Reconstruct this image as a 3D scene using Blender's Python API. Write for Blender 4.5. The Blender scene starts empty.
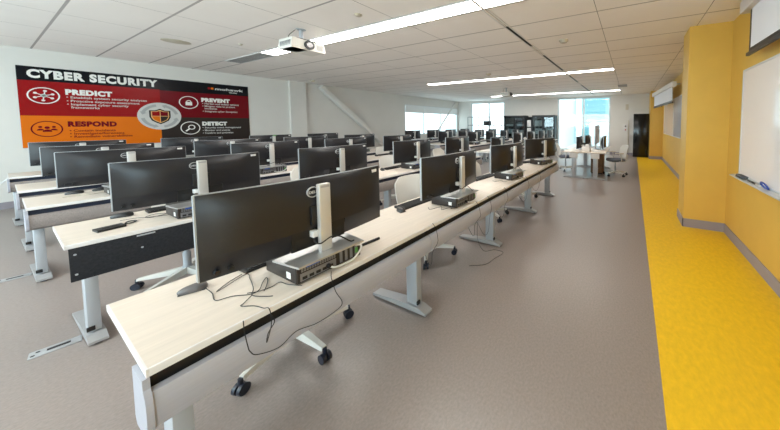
import bpy, bmesh, math, random
from mathutils import Vector, Matrix
random.seed(4)
S = bpy.context.scene
COL = S.collection
PI = math.pi
CEIL = 2.86

# ------------------------------------------------------------------ materials
def srgb(c):
    return tuple(((v/255)/12.92 if v/255 <= .04045 else ((v/255+.055)/1.055)**2.4) for v in c) + (1,)
MATS = {}
def mat(name, rgb, rough=.5, metal=0., spec=.5, emit=0., noise=None, bump=0., coat=0.):
    """noise = (scale xyz, amount, detail): value variation of the base colour"""
    m = bpy.data.materials.new(name); m.use_nodes = True
    nt = m.node_tree; b = nt.nodes['Principled BSDF']
    c = srgb(rgb)
    b.inputs['Base Color'].default_value = c
    b.inputs['Roughness'].default_value = rough
    b.inputs['Metallic'].default_value = metal
    b.inputs['Specular IOR Level'].default_value = spec
    b.inputs['Coat Weight'].default_value = coat
    if emit:
        b.inputs['Emission Color'].default_value = c
        b.inputs['Emission Strength'].default_value = emit
    if noise:
        sc, amt, det = noise
        tc = nt.nodes.new('ShaderNodeTexCoord'); mp = nt.nodes.new('ShaderNodeMapping')
        mp.inputs['Scale'].default_value = sc
        n = nt.nodes.new('ShaderNodeTexNoise'); n.inputs['Scale'].default_value = 1; n.inputs['Detail'].default_value = det
        n.inputs['Roughness'].default_value = .65
        mx = nt.nodes.new('ShaderNodeMix'); mx.data_type = 'RGBA'
        lo = tuple(v*(1-amt) for v in c[:3])+(1,); hi = tuple(min(1, v*(1+amt)) for v in c[:3])+(1,)
        mx.inputs['A'].default_value = lo; mx.inputs['B'].default_value = hi
        rr = nt.nodes.new('ShaderNodeMapRange'); rr.inputs['From Min'].default_value = .3; rr.inputs['From Max'].default_value = .7
        nt.links.new(tc.outputs['Object'], mp.inputs['Vector']); nt.links.new(mp.outputs['Vector'], n.inputs['Vector'])
        nt.links.new(n.outputs['Fac'], rr.inputs['Value']); nt.links.new(rr.outputs['Result'], mx.inputs['Factor'])
        nt.links.new(mx.outputs['Result'], b.inputs['Base Color'])
        if bump:
            bp = nt.nodes.new('ShaderNodeBump'); bp.inputs['Strength'].default_value = bump; bp.inputs['Distance'].default_value = .002
            nt.links.new(n.outputs['Fac'], bp.inputs['Height']); nt.links.new(bp.outputs['Normal'], b.inputs['Normal'])
    MATS[name] = m
    return m

def glass_mat(name, tint, gloss=.07):
    m = bpy.data.materials.new(name); m.use_nodes = True
    nt = m.node_tree; nt.nodes.clear()
    o = nt.nodes.new('ShaderNodeOutputMaterial'); t = nt.nodes.new('ShaderNodeBsdfTransparent'); g = nt.nodes.new('ShaderNodeBsdfGlossy')
    g.inputs['Roughness'].default_value = .02
    t.inputs['Color'].default_value = tint
    mx = nt.nodes.new('ShaderNodeMixShader'); mx.inputs['Fac'].default_value = gloss
    nt.links.new(t.outputs[0], mx.inputs[1]); nt.links.new(g.outputs[0], mx.inputs[2]); nt.links.new(mx.outputs[0], o.inputs['Surface'])
    MATS[name] = m
    return m

mat('white_wall', (224, 221, 216), .7, noise=((1.5, 1.5, 1.5), .02, 2))
mat('yellow_wall', (218, 178, 82), .5, noise=((2, 2, 2), .04, 3))
mat('floor_grey', (142, 131, 126), .33, noise=((60, 75, 60), .15, 8), spec=.45)
mat('floor_yellow', (232, 188, 34), .42, noise=((18, 28, 18), .1, 8), spec=.35)
mat('skirting', (150, 144, 152), .5)
mat('tabletop', (219, 207, 194), .38, noise=((2.2, 26, 26), .07, 4))
mat('edge_white', (226, 222, 220), .4)
mat('tray_grey', (172, 173, 184), .42, noise=((4, 4, 160), .03, 1))
mat('tray_perforated', (142, 134, 131), .5, noise=((150, 150, 150), .15, 1))
mat('channel_black', (18, 17, 20), .5)
mat('channel_blue', (26, 36, 58), .5)
mat('felt_black', (30, 31, 36), .9, noise=((70, 70, 70), .5, 3))
mat('leg_silver', (178, 183, 190), .38, metal=.25)
mat('foot_grey', (172, 172, 174), .4, metal=.3)
mat('rack_grey', (104, 110, 114), .45)
mat('plastic_black', (22, 21, 22), .45)
mat('monitor_back', (29, 29, 34), .34, noise=((90, 90, 90), .08, 1))
mat('monitor_recess', (17, 17, 19), .5)
mat('screen_black', (8, 8, 10), .12)
mat('bezel_silver', (170, 175, 180), .35, metal=.4)
mat('stand_silver', (205, 203, 200), .36, metal=.35)
mat('stand_plate', (190, 190, 190), .3, metal=.6)
mat('sticker', (235, 235, 235), .5)
mat('logo_silver', (200, 200, 202), .35, metal=.2)
mat('pc_case', (42, 35, 32), .45)
mat('pc_io', (132, 132, 136), .4, metal=.3)
mat('port_blue', (40, 95, 190), .4)
mat('port_dark', (20, 20, 22), .5)
mat('port_green', (95, 160, 80), .4)
mat('cable_black', (20, 19, 20), .5)
mat('cable_white', (225, 225, 225), .5)
mat('mouse_grey', (92, 88, 88), .4)
mat('mouse_black', (38, 37, 38), .35)
mat('key_black', (25, 25, 27), .55)
mat('chair_white', (222, 219, 212), .45)
mat('chair_seat', (92, 98, 112), .8, noise=((60, 60, 60), .15, 2))
mat('chair_frame', (205, 202, 196), .4)
mat('caster_dark', (24, 30, 46), .35)
mat('beige_plastic', (206, 196, 178), .5)
mat('aluminium', (205, 210, 212), .4, metal=.3)
mat('blind', (240, 243, 244), .7)
mat('lamp', (255, 252, 246), .5, emit=13.0)
mat('lamp_frame', (225, 225, 224), .5)
mat('grille', (150, 150, 150), .5)
mat('slot_black', (18, 17, 17), .7)
mat('ceiling_fitting', (196, 186, 168), .5)
mat('cabinet_black', (18, 20, 25), .3)
mat('cabinet_gloss', (16, 16, 18), .12)
mat('paper', (225, 225, 225), .7)
mat('teal_facade', (150, 188, 192), .35)
mat('teal_dark', (118, 168, 176), .3)
mat('outside_white', (238, 240, 240), .8)
mat('whiteboard', (238, 235, 236), .09, spec=.5)
mat('whiteboard_blue', (205, 212, 224), .12)
mat('screen_fabric', (236, 237, 242), .75)
mat('wood_brown', (112, 82, 54), .5, noise=((3, 3, 30), .1, 3))
mat('poster_black', (12, 16, 24), .22, spec=.22)
mat('poster_red', (150, 14, 20), .22, spec=.22)
mat('poster_maroon', (112, 12, 26), .22, spec=.22)
mat('poster_orange', (222, 112, 22), .22, spec=.22)
mat('poster_grey', (52, 45, 43), .22, spec=.22)
mat('poster_white', (238, 236, 232), .3, spec=.22)
mat('poster_silver', (205, 203, 200), .3, spec=.22)
mat('poster_arrow', (168, 168, 168), .3, spec=.22)
mat('poster_tan', (225, 178, 120), .3, spec=.22)
mat('marker_blue', (40, 70, 160), .4)
mat('marker_black', (30, 30, 34), .4)
mat('eraser_grey', (88, 92, 98), .7)
mat('red_led', (190, 40, 30), .4)
mat('lens_glass', (40, 16, 16), .08)
glass_mat('window_glass', (.9, .975, .98, 1), .06)
glass_mat('cabinet_glass', (.6, .68, .7, 1), .08)
glass_mat('frost_dots', (.97, 1, 1, 1), .45)

def ceiling_mat():
    m = bpy.data.materials.new('ceiling_tiles'); m.use_nodes = True
    nt = m.node_tree; b = nt.nodes['Principled BSDF']; N = nt.nodes.new; L = nt.links.new
    b.inputs['Roughness'].default_value = .75
    tc = N('ShaderNodeTexCoord'); sp = N('ShaderNodeSeparateXYZ'); L(tc.outputs['Object'], sp.inputs[0])
    def math_(op, a, bb=None):
        n = N('ShaderNodeMath'); n.operation = op
        for i, v in enumerate((a, bb)):
            if v is None: continue
            if isinstance(v, (int, float)): n.inputs[i].default_value = v
            else: L(v, n.inputs[i])
        return n.outputs[0]
    x, y = sp.outputs[0], sp.outputs[1]
    xs = math_('SUBTRACT', x, math_('MULTIPLY', math_('GREATER_THAN', x, 2.57), .285))
    def seam(v, off, step, width):
        u = math_('FRACT', math_('DIVIDE', math_('SUBTRACT', v, off - step/2 - 30*step), step))
        d = math_('MULTIPLY', math_('ABSOLUTE', math_('SUBTRACT', u, .5)), step)
        return math_('LESS_THAN', d, width)
    wide = seam(xs, 2.43, .636, .011)
    thin = seam(y, 1.6, 1.2, .0035)
    n = N('ShaderNodeTexNoise'); n.inputs['Scale'].default_value = 3; n.inputs['Detail'].default_value = 3
    L(tc.outputs['Object'], n.inputs['Vector'])
    c1 = N('ShaderNodeMix'); c1.data_type = 'RGBA'; L(n.outputs['Fac'], c1.inputs['Factor'])
    c1.inputs['A'].default_value = srgb((243, 237, 233)); c1.inputs['B'].default_value = srgb((248, 243, 239))
    c2 = N('ShaderNodeMix'); c2.data_type = 'RGBA'; L(wide, c2.inputs['Factor']); L(c1.outputs['Result'], c2.inputs['A'])
    c2.inputs['B'].default_value = srgb((176, 170, 168))
    c3 = N('ShaderNodeMix'); c3.data_type = 'RGBA'; L(thin, c3.inputs['Factor']); L(c2.outputs['Result'], c3.inputs['A'])
    c3.inputs['B'].default_value = srgb((120, 115, 112))
    L(c3.outputs['Result'], b.inputs['Base Color'])
    MATS['ceiling_tiles'] = m
ceiling_mat()

# ------------------------------------------------------------------ mesh builder
class MB:
    def __init__(s): s.bm = bmesh.new()
    def _add(s, verts, faces, M=None):
        vs = [s.bm.verts.new(M @ Vector(v) if M else v) for v in verts]
        fs = []
        for f in faces:
            try: fs.append(s.bm.faces.new([vs[i] for i in f]))
            except ValueError: pass
        return vs, fs
    def box(s, a, b, bev=0., seg=2, M=None):
        (x0, y0, z0), (x1, y1, z1) = [min(p, q) for p, q in zip(a, b)], [max(p, q) for p, q in zip(a, b)]
        vs, fs = s._add([(x0,y0,z0),(x1,y0,z0),(x1,y1,z0),(x0,y1,z0),(x0,y0,z1),(x1,y0,z1),(x1,y1,z1),(x0,y1,z1)],
                        [(3,2,1,0),(4,5,6,7),(0,1,5,4),(1,2,6,5),(2,3,7,6),(3,0,4,7)], M)
        if bev:
            es = list({e for f in fs for e in f.edges})
            bmesh.ops.bevel(s.bm, geom=es, offset=bev, segments=seg, affect='EDGES', profile=.5)
        return s
    def prism(s, poly, t0, t1, ax='y'):
        """extrude a 2D polygon: ax='x' -> (t, p, q); 'y' -> (p, t, q); 'z' -> (p, q, t)"""
        f = {'x': lambda p, t: (t, p[0], p[1]), 'y': lambda p, t: (p[0], t, p[1]), 'z': lambda p, t: (p[0], p[1], t)}[ax]
        n = len(poly)
        s._add([f(p, t0) for p in poly] + [f(p, t1) for p in poly],
               [tuple(range(n)), tuple(range(2*n-1, n-1, -1))] + [(i, i+n, (i+1) % n + n, (i+1) % n) for i in range(n)])
        return s
    def tube(s, pts, r, n=8, closed=False):
        pts = [Vector(p) for p in pts]; m = len(pts); rings = []
        rs = r if isinstance(r, (list, tuple)) else [r]*m
        up = None
        for i, p in enumerate(pts):
            if closed: t = pts[(i+1) % m] - pts[i-1]
            else: t = pts[min(i+1, m-1)] - pts[max(i-1, 0)]
            t = t.normalized() if t.length > 1e-9 else Vector((0,0,1))
            if up is None:
                up = Vector((0,0,1)) if abs(t.z) < .9 else Vector((1,0,0))
            a = t.cross(up)
            if a.length < 1e-6: a = t.cross(Vector((0,1,0)))
            a.normalize(); b = a.cross(t).normalized(); up = b
            rings.append([s.bm.verts.new(p + (a*math.cos(2*PI*k/n) + b*math.sin(2*PI*k/n))*rs[i]) for k in range(n)])
        for i in range(m if closed else m-1):
            A, B = rings[i], rings[(i+1) % m]
            for k in range(n): s.bm.faces.new((A[k], A[(k+1) % n], B[(k+1) % n], B[k]))
        if not closed:
            s.bm.faces.new(rings[0][::-1]); s.bm.faces.new(rings[-1])
        return s
    def cyl(s, a, b, r0, r1=None, n=16): return s.tube([a, b], [r0, r0 if r1 is None else r1], n)
    def disc(s, c, r, t0, t1, ax='y', n=32, rx=None):
        return s.prism([(c[0] + (rx or r)*math.cos(2*PI*k/n), c[1] + r*math.sin(2*PI*k/n)) for k in range(n)], t0, t1, ax)
    def ring(s, c, r0, r1, t0, t1, ax='y', n=40, a0=0, a1=2*PI):
        full = abs(a1-a0-2*PI) < 1e-6
        k = n if full else n+1
        for i in range(n):
            A, B = a0+(a1-a0)*i/n, a0+(a1-a0)*(i+1)/n
            s.prism([(c[0]+r0*math.cos(A), c[1]+r0*math.sin(A)), (c[0]+r1*math.cos(A), c[1]+r1*math.sin(A)),
                     (c[0]+r1*math.cos(B), c[1]+r1*math.sin(B)), (c[0]+r0*math.cos(B), c[1]+r0*math.sin(B))], t0, t1, ax)
        return s
    def lathe(s, prof, n=24, c=(0,0,0)):
        rings = [[s.bm.verts.new((c[0]+r*math.cos(2*PI*k/n), c[1]+r*math.sin(2*PI*k/n), c[2]+z)) for k in range(n)] for r, z in prof]
        for A, B in zip(rings, rings[1:]):
            for k in range(n): s.bm.faces.new((A[k], A[(k+1) % n], B[(k+1) % n], B[k]))
        s.bm.faces.new(rings[0][::-1]); s.bm.faces.new(rings[-1])
        return s
    def build(s, name, m, parent=None, smooth=True, label=None):
        bmesh.ops.recalc_face_normals(s.bm, faces=s.bm.faces[:])
        me = bpy.data.meshes.new(name); s.bm.to_mesh(me); s.bm.free()
        me.materials.append(MATS[m])
        if smooth:
            me.polygons.foreach_set('use_smooth', [True]*len(me.polygons)); me.set_sharp_from_angle(angle=math.radians(35))
        o = bpy.data.objects.new(name, me); COL.objects.link(o)
        if parent: o.parent = parent
        if label: o['label'] = label
        return o

def empty(name, loc=(0,0,0), rz=0.):
    o = bpy.data.objects.new(name, None); COL.objects.link(o); o.location = loc; o.rotation_euler = (0,0,rz); o.empty_display_size = .1
    return o
def tag(o, label, cat, group=None):
    o['label'] = label; o['category'] = cat
    if group: o['group'] = group
    return o
def struct(o): o['kind'] = 'structure'; return o
def copy_tree(o, parent=None):
    c = o.copy(); COL.objects.link(c)
    if parent: c.parent = parent
    for ch in list(o.children): copy_tree(ch, c)
    return c
def text_mesh(name, body, size, m, parent, loc, rot, bold=0., sx=1., depth=.0008, align='LEFT', spacing=1.):
    cu = bpy.data.curves.new(name, 'FONT'); cu.body = body; cu.size = size; cu.offset = bold; cu.extrude = depth; cu.align_x = align
    cu.space_character = spacing; cu.resolution_u = 4
    t = bpy.data.objects.new(name+'_tmp', cu); COL.objects.link(t)
    me = bpy.data.meshes.new_from_object(t.evaluated_get(bpy.context.evaluated_depsgraph_get()))
    bpy.data.objects.remove(t)
    me.name = name; me.materials.clear(); me.materials.append(MATS[m])
    me.transform(Matrix.Translation(loc) @ rot @ Matrix.Diagonal((sx, 1, 1, 1)))
    o = bpy.data.objects.new(name, me); COL.objects.link(o); o.parent = parent
    return o
def curve_pts(pts, n=8):
    """Catmull-Rom"""
    P = [Vector(p) for p in pts]; P = [2*P[0]-P[1]] + P + [2*P[-1]-P[-2]]; out = []
    for i in range(1, len(P)-2):
        a, b, c, d = P[i-1:i+3]
        for k in range(n):
            t = k/n
            out.append(.5*((2*b) + (c-a)*t + (2*a-5*b+4*c-d)*t*t + (3*b-a-3*c+d)*t**3))
    out.append(P[-2]); return out

# ------------------------------------------------------------------ room shell
XB, XE, YL, YR = -3.2, 13.4, 9.87, -1.2      # back, end, left (poster), right (yellow)
# floor: grey vinyl with a yellow strip along the right wall
bm = bmesh.new()
def quad(pts, mi):
    f = bm.faces.new([bm.verts.new(p) for p in pts]); f.material_index = mi
eA, eB = -.162, -.275
quad([(XB, eA, 0), (XE+.0, eB, 0), (XE, YL, 0), (XB, YL, 0)], 0)
quad([(XB, YR, 0), (XE, YR, 0), (XE, eB, 0), (XB, eA, 0)], 1)
me = bpy.data.meshes.new('floor'); bm.to_mesh(me); bm.free()
me.materials.append(MATS['floor_grey']); me.materials.append(MATS['floor_yellow'])
fl = bpy.data.objects.new('floor', me); COL.objects.link(fl); struct(fl)
struct(MB().box((XB-.2, YR-.2, CEIL), (XE+.2, YL+.2, CEIL+.15)).build('ceiling', 'ceiling_tiles', smooth=False))

def wall_with_holes(name, m, axis, t0, t1, lo, hi, holes):
    """axis 'x': the wall runs along X; holes = (a0, a1, z0, z1) sorted along the run"""
    mb = MB()
    def add(a0, a1, z0, z1):
        if a1-a0 < 1e-4 or z1-z0 < 1e-4: return
        mb.box((a0, t0, z0), (a1, t1, z1)) if axis == 'x' else mb.box((t0, a0, z0), (t1, a1, z1))
    p = lo
    for a0, a1, z0, z1 in holes:
        add(p, a0, 0, CEIL); add(a0, a1, 0, z0); add(a0, a1, z1, CEIL); p = a1
    add(p, hi, 0, CEIL)
    return struct(mb.build(name, m, smooth=False))
W4 = (-2.6, -.9, .8, 2.5)                      # unseen window added to the right wall for bluish daylight
W1 = (9.1, 13.3, .92, 2.43)                    # window in the left wall
G1 = (6.6, 8.92, .05, 2.76)                    # glazing in the end wall, left
G2 = (.9, 3.5, .05, 2.82)                      # glazing in the end wall, right
wall_with_holes('wall_left', 'white_wall', 'x', YL, YL+.2, XB, XE+.2, [W1])
wall_with_holes('wall_end', 'white_wall', 'y', XE, XE+.2, YR-.2, YL, [G2, G1])
wall_with_holes('wall_right', 'yellow_wall', 'x', YR-.2, YR, XB, XE, [W4])
W5 = (1.2, 9.2, .8, 2.6)                      # unseen windows added behind the camera to bring in daylight
wall_with_holes('wall_back', 'white_wall', 'y', XB-.2, XB, YR-.2, YL+.2, [W5])
struct(MB().box((4.42, YL-.1, 0), (4.87, YL, CEIL)).build('trim_1', 'white_wall', smooth=False))       # pilaster on the left wall
struct(MB().box((4.445, YR, 0), (4.9, -.72, CEIL)).build('trim_2', 'yellow_wall', smooth=False))       # yellow column
struct(MB().box((12.4, YR, 0), (XE, -.735, CEIL)).build('trim_3', 'yellow_wall', smooth=False))        # far yellow column
# baseboards
struct(MB().box((XB, YL-.012, 0), (4.42, YL, .12)).box((4.87, YL-.012, 0), (XE, YL, .12)).box((4.41, YL-.112, 0), (4.88, YL-.1, .12)).build('baseboard_left', 'skirting', smooth=False))
struct(MB().box((1.2, YR, 0), (4.445, YR+.012, .12)).box((4.433, YR, 0), (4.445, -.708, .12)).box((4.433, -.72, 0), (4.912, -.708, .12))
       .box((4.9, YR, 0), (4.912, -.708, .12)).box((4.9, YR, 0), (12.4, YR+.012, .12)).box((12.388, YR, 0), (12.4, -.723, .12)).box((12.388, -.735, 0), (12.85, -.723, .12)).build('baseboard_right', 'skirting', smooth=False))
struct(MB().box((XE-.012, 3.5, 0), (XE, 6.6, .12)).box((XE-.012, -.1, 0), (XE, .9, .12)).box((XE-.012, 8.92, 0), (XE, YL, .12)).build('baseboard_end', 'skirting', smooth=False))

def window(name, axis, t, a0, a1, z0, z1, mull, bars=(), blind=None, depth=.1, fw=.05, dots=None):
    e = empty(name); struct(e)
    def bx(mb, p0, p1, q0, q1, d0, d1):
        return mb.box((p0, d0, q0), (p1, d1, q1)) if axis == 'x' else mb.box((d0, p0, q0), (d1, p1, q1))
    f = MB()
    bx(f, a0, a0+fw, z0, z1, t, t+depth); bx(f, a1-fw, a1, z0, z1, t, t+depth)
    bx(f, a0+fw, a1-fw, z0, z0+fw, t, t+depth); bx(f, a0+fw, a1-fw, z1-fw, z1, t, t+depth)
    for m_ in mull: bx(f, m_-fw/2, m_+fw/2, z0+fw, z1-fw, t, t+depth)
    fo = f.build('window_frame', 'aluminium', e, smooth=False); struct(fo)
    edges = [a0+fw] + sorted(mull) + [a1-fw]
    for i in range(len(edges)-1):
        p0 = edges[i] + (fw/2 if i else 0); p1 = edges[i+1] - (fw/2 if i < len(edges)-2 else 0)
        g = MB(); bx(g, p0, p1, z0+fw, z1-fw, t+depth/2-.004, t+depth/2+.004)
        struct(g.build('window_pane', 'window_glass', e, smooth=False))
        if blind:
            b = MB(); bx(b, p0-.02, p1+.02, blind, z1-.02, t-.03, t-.024); bx(b, p0-.02, p1+.02, blind-.02, blind, t-.036, t-.018)
            struct(b.build('roller_blind', 'blind', e, smooth=False))
        if dots:
            d = MB(); k = p0+.06
            while k < p1-.06:
                for z in dots: bx(d, k, k+.07, z, z+.045, t+depth/2-.009, t+depth/2-.005)
                k += .115
            struct(d.build('frosted_band', 'frost_dots', e, smooth=False))
    return e
window('window_1', 'x', YL+.02, *W1, mull=(10.4, 11.76), blind=2.06)
window('window_2', 'y', XE+.02, *G1, mull=(7.66,), fw=.06)
window('window_3', 'y', XE+.02, *G2, mull=(2.16,), fw=.07, dots=(1.42, 1.62))
window('added_side_window', 'x', YR-.12, *W4, mull=(-1.75,))  # added out of view to let in bluish side light
window('added_back_window', 'y', XB-.12, *W5, mull=(3.2, 5.2, 7.2))  # added out of view to light the room from behind

# diagonal steel braces against the left wall
def brace(p0, p1, w, d, label):
    p0, p1 = Vector(p0), Vector(p1); L = (p1-p0).length
    ang = math.atan2(p1.z-p0.z, p1.x-p0.x)
    M = Matrix.Translation(p0) @ Matrix.Rotation(-ang, 4, 'Y')
    o = MB().box((0, -d/2, -w/2), (L, d/2, w/2), .008, M=M).build('diagonal_brace', 'white_wall')
    return tag(o, label, 'brace')
brace((5.28, 9.72, 2.78), (8.42, 9.72, .03), .14, .18, 'thick white diagonal steel brace running down the left wall beside the poster')
brace((12.95, 9.72, 2.81), (10.2, 9.72, .03), .07, .07, 'thin white diagonal brace crossing in front of the far left window')

# ------------------------------------------------------------------ ceiling fittings
POS = ['first', 'second', 'third', 'fourth', 'fifth', 'sixth']
strips = [(2.43, 'nearest'), (6.85, 'middle'), (11.32, 'farthest'), (-1.98, 'unseen rear')]  # last strip is out of view, added behind the camera for lighting
for sx, nm in strips:
    for k in range(5):
        y0 = .4 + 1.2*k
        e = empty('ceiling_light', (sx, y0, CEIL))
        fr = MB()
        fr.box((0, 0, -.012), (.014, 1.2, 0)).box((.24, 0, -.012), (.254, 1.2, 0)).box((.014, 0, -.012), (.24, .02, 0)).box((.014, 1.18, -.012), (.24, 1.2, 0))
        fr.build('frame', 'lamp_frame', e, smooth=False)
        MB().box((.014, .02, -.006), (.24, 1.18, 0)).build('diffuser', 'lamp', e, smooth=False)
        MB().box((.078, .02, -.01), (.086, 1.18, -.006)).build('louvre', 'lamp_frame', e, smooth=False)
        MB().box((.168, .02, -.01), (.176, 1.18, -.006)).build('louvre', 'lamp_frame', e, smooth=False)
        tag(e, '%s lit ceiling panel from the yellow wall in the %s light strip' % (POS[k], nm), 'ceiling light', 'ceiling light panels in strips')
# air grilles: end of the near strip, by the poster wall
e = empty('air_grille', (2.43, 6.45, CEIL))
g = MB().box((0, 0, -.012), (.28, .02, 0)).box((0, 1.48, -.012), (.28, 1.5, 0)).box((0, .02, -.012), (.02, 1.48, 0)).box((.26, .02, -.012), (.28, 1.48, 0))
g.build('frame', 'lamp_frame', e, smooth=False)
s_ = MB()
for k in range(7): s_.box((.035+k*.033, .02, -.01), (.05+k*.033, 1.48, -.002))
s_.build('slats', 'grille', e, smooth=False)
tag(e, 'grey slatted ceiling air grille continuing the light strip towards the poster wall', 'air vent')
e = empty('slot_diffuser', (2.72, 1.56, CEIL))
MB().box((0, 0, -.008), (10.3, .016, 0)).box((0, .064, -.008), (10.3, .08, 0)).build('rail', 'lamp_frame', e, smooth=False)
for a, b_ in ((.6, 1.6), (2.3, 3.9), (4.7, 6.0), (6.7, 9.6)):
    MB().box((a, .018, -.005), (b_, .062, 0)).build('slot', 'slot_black', e, smooth=False)
tag(e, 'long linear ceiling slot diffuser with black slots running down the room', 'air vent')
def ceiling_disc(name, x, y, r, h, label, cat, m='ceiling_fitting'):
    e = empty(name, (x, y, CEIL))
    MB().lathe([(r*.92, -h*.45), (r, -h*.4), (r, .002)], 28).build('base_ring', m, e)
    MB().lathe([(r*.35, -h), (r*.7, -h*.85), (r*.8, -h*.45)], 28).build('cover', m, e)
    tag(e, label, cat)
ceiling_disc('ceiling_speaker', 1.53, 6.83, .16, .014, 'round beige ceiling speaker above the poster side of the room', 'speaker')
ceiling_disc('smoke_detector', 4.25, 1.02, .075, .05, 'round white smoke detector on the ceiling right of the slot diffuser', 'smoke detector')
ceiling_disc('smoke_detector', 6.2, 3.55, .07, .05, 'beige smoke detector on the ceiling ahead of the middle light strip', 'smoke detector')
ceiling_disc('smoke_detector', 4.7, 9.05, .07, .05, 'beige smoke detector on the ceiling above the left wall pilaster', 'smoke detector')
ceiling_disc('motion_sensor', 2.15, 3.1, .045, .025, 'small beige ceiling sensor between near projector and front of room', 'sensor')
ceiling_disc('sprinkler_head', 2.05, 6.05, .03, .03, 'small beige sprinkler cap on the ceiling near the air grille', 'sprinkler')
tag(MB().box((9.9, .15, CEIL-.012), (10.5, .45, CEIL), .003).build('air_vent', 'grille'), 'small grey ceiling vent near the far right end of the room', 'air vent')

def projector(x, y, label):
    e = empty('projector', (x, y, 2.54))
    MB().prism([(-.21, .0), (.21, .0), (.215, .03), (.2, .12), (-.2, .14), (-.215, .03)], -.17, .17, 'y').build('body', 'chair_white', e, smooth=False)
    MB().cyl((0, -.19, .07), (0, -.165, .07), .062, n=28).build('lens_ring', 'plastic_black', e)
    MB().cyl((0, -.197, .07), (0, -.188, .07), .038, .044, n=24).build('lens', 'lens_glass', e)
    v = MB()
    for k in range(7): v.box((-.2165, -.14+k*.04, .035), (-.208, -.12+k*.04, .1))
    v.build('side_vent', 'grille', e, smooth=False)
    v = MB()
    for k in range(6): v.box((.1+k*.014, -.173, .025), (.107+k*.014, -.168, .1))
    v.build('front_vent', 'grille', e, smooth=False)
    MB().box((-.21, -.171, .0), (-.02, .1, .008)).build('filter_cover', 'ceiling_fitting', e, smooth=False)
    MB().prism([(-.13, -.13), (.13, -.13), (.1, .13), (-.1, .13)], .133, .155, 'z').build('mount_plate', 'plastic_black', e, smooth=False)
    MB().cyl((0, .02, .15), (0, .02, .32), .024).lathe([(.05, .31), (.06, .32)], 20, (0, .02, 0)).build('mount_pole', 'leg_silver', e)
    MB().tube(curve_pts([(-.05, .1, .14), (-.12, .1, .2), (-.05, .06, .31)]), .004, 6).build('cable', 'cable_black', e)
    return tag(e, label, 'projector')
projector(2.128, 4.32, 'white ceiling projector with black lens near the closest light strip')
projector(8.95, 4.32, 'far white ceiling projector hanging ahead of the end wall')

# ------------------------------------------------------------------ poster
PX, PZ = .375, 1.055
pst = empty('cyber_security_poster', (PX, YL, PZ))
T = 0
def pfront(k): return -.012 - .0015*k
def pbox(name, m, u0, u1, v0, v1, k, lab=None):
    return MB().box((u0, pfront(k), v0-PZ), (u1, 0 if k == 0 else pfront(k-1), v1-PZ)).build(name, m, pst, smooth=False, label=lab)
pbox('board', 'poster_black', 0, 3.075, PZ, 2.54, 0)
pbox('predict_panel', 'poster_red', 0, 1.54, 1.645, 2.285, 1, 'red panel with the predict heading')
pbox('respond_panel', 'poster_orange', 0, 1.53, PZ, 1.645, 1, 'orange panel with the respond heading')
pbox('prevent_panel', 'poster_maroon', 1.54, 3.075, 1.65, 2.27, 1, 'maroon panel with the prevent heading')
pbox('detect_panel', 'poster_grey', 1.53, 3.075, PZ, 1.65, 1, 'dark grey panel with the detect heading')
RX = Matrix.Rotation(PI/2, 4, 'X')
def ptext(name, body, u, v, h, m, bold, width=None, k=2):
    o = text_mesh(name, body, h/.7, m, pst, (0,0,0), Matrix.Identity(4), bold, 1, .0006, spacing=1+bold*14)
    xs = [q.co.x for q in o.data.vertices]; w = max(xs)-min(xs)
    sx = width/w if width else 1.
    o.data.transform(Matrix.Translation((u - min(xs)*sx, pfront(k-1)-.0006, v-PZ)) @ RX @ Matrix.Diagonal((sx, 1, 1, 1)))
ptext('title_text', 'CYBER SECURITY', .088, 2.345, .14, 'poster_white', .011, 1.43, 1)
ptext('heading_text', 'PREDICT', .43, 2.065, .092, 'poster_white', .009, .5)
ptext('heading_text', 'RESPOND', .428, 1.445, .092, 'poster_maroon', .009, .53)
ptext('heading_text', 'PREVENT', 2.175, 2.06, .085, 'poster_white', .01, .515)
ptext('heading_text', 'DETECT', 2.168, 1.455, .085, 'poster_white', .01, .45)
for body, u, v, w, m in (('\u2022 Establish system security analyses', .435, 1.99, .92, 'poster_silver'), ('\u2022 Proactive exposure assessment', .437, 1.92, .82, 'poster_silver'),
        ('\u2022 Implement cyber security', .437, 1.855, .68, 'poster_silver'), ('frameworks', .475, 1.795, .3, 'poster_silver'),
        ('\u2022 Contain incidents', .44, 1.34, .5, 'poster_maroon'), ('\u2022 Investigate/forensics', .44, 1.28, .6, 'poster_maroon'), ('\u2022 Remediate vulnerabilities', .44, 1.22, .7, 'poster_maroon'),
        ('\u2022 Harden and isolate systems', 2.19, 1.99, .68, 'poster_silver'), ('\u2022 Mitigate risks to prevent', 2.19, 1.925, .6, 'poster_silver'), ('incidents', 2.225, 1.865, .22, 'poster_silver'),
        ('\u2022 Integrate cyber deception', 2.19, 1.795, .64, 'poster_silver'),
        ('\u2022 Security event management', 2.17, 1.375, .72, 'poster_silver'), ('\u2022 Monitor and analyze', 2.17, 1.305, .5, 'poster_silver'), ('\u2022 Confirm and prioritize', 2.17, 1.235, .56, 'poster_silver')):
    ptext('body_text', body, u, v, .043, m, .0012, w)
ptext('logo_text', 'mohawk', 2.43, 2.38, .06, 'poster_white', .0016, .54, 1)
ptext('logo_text', 'COLLEGE', 2.69, 2.325, .022, 'poster_white', .001, .15, 1)
pbox('logo_square', 'poster_red', 2.3, 2.345, 2.385, 2.435, 1, 'red square of the logo')
pbox('logo_square', 'poster_orange', 2.355, 2.4, 2.385, 2.435, 1, 'orange square of the logo')
def icon(c, r, m, fn):
    mb = MB(); c = (c[0], c[1]-PZ); t0, t1 = pfront(2), pfront(1)
    mb.ring(c, r*.9, r, t0, t1); fn(mb, c, r, t0, t1)
    return mb.build('icon', m, pst, smooth=False)
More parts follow.
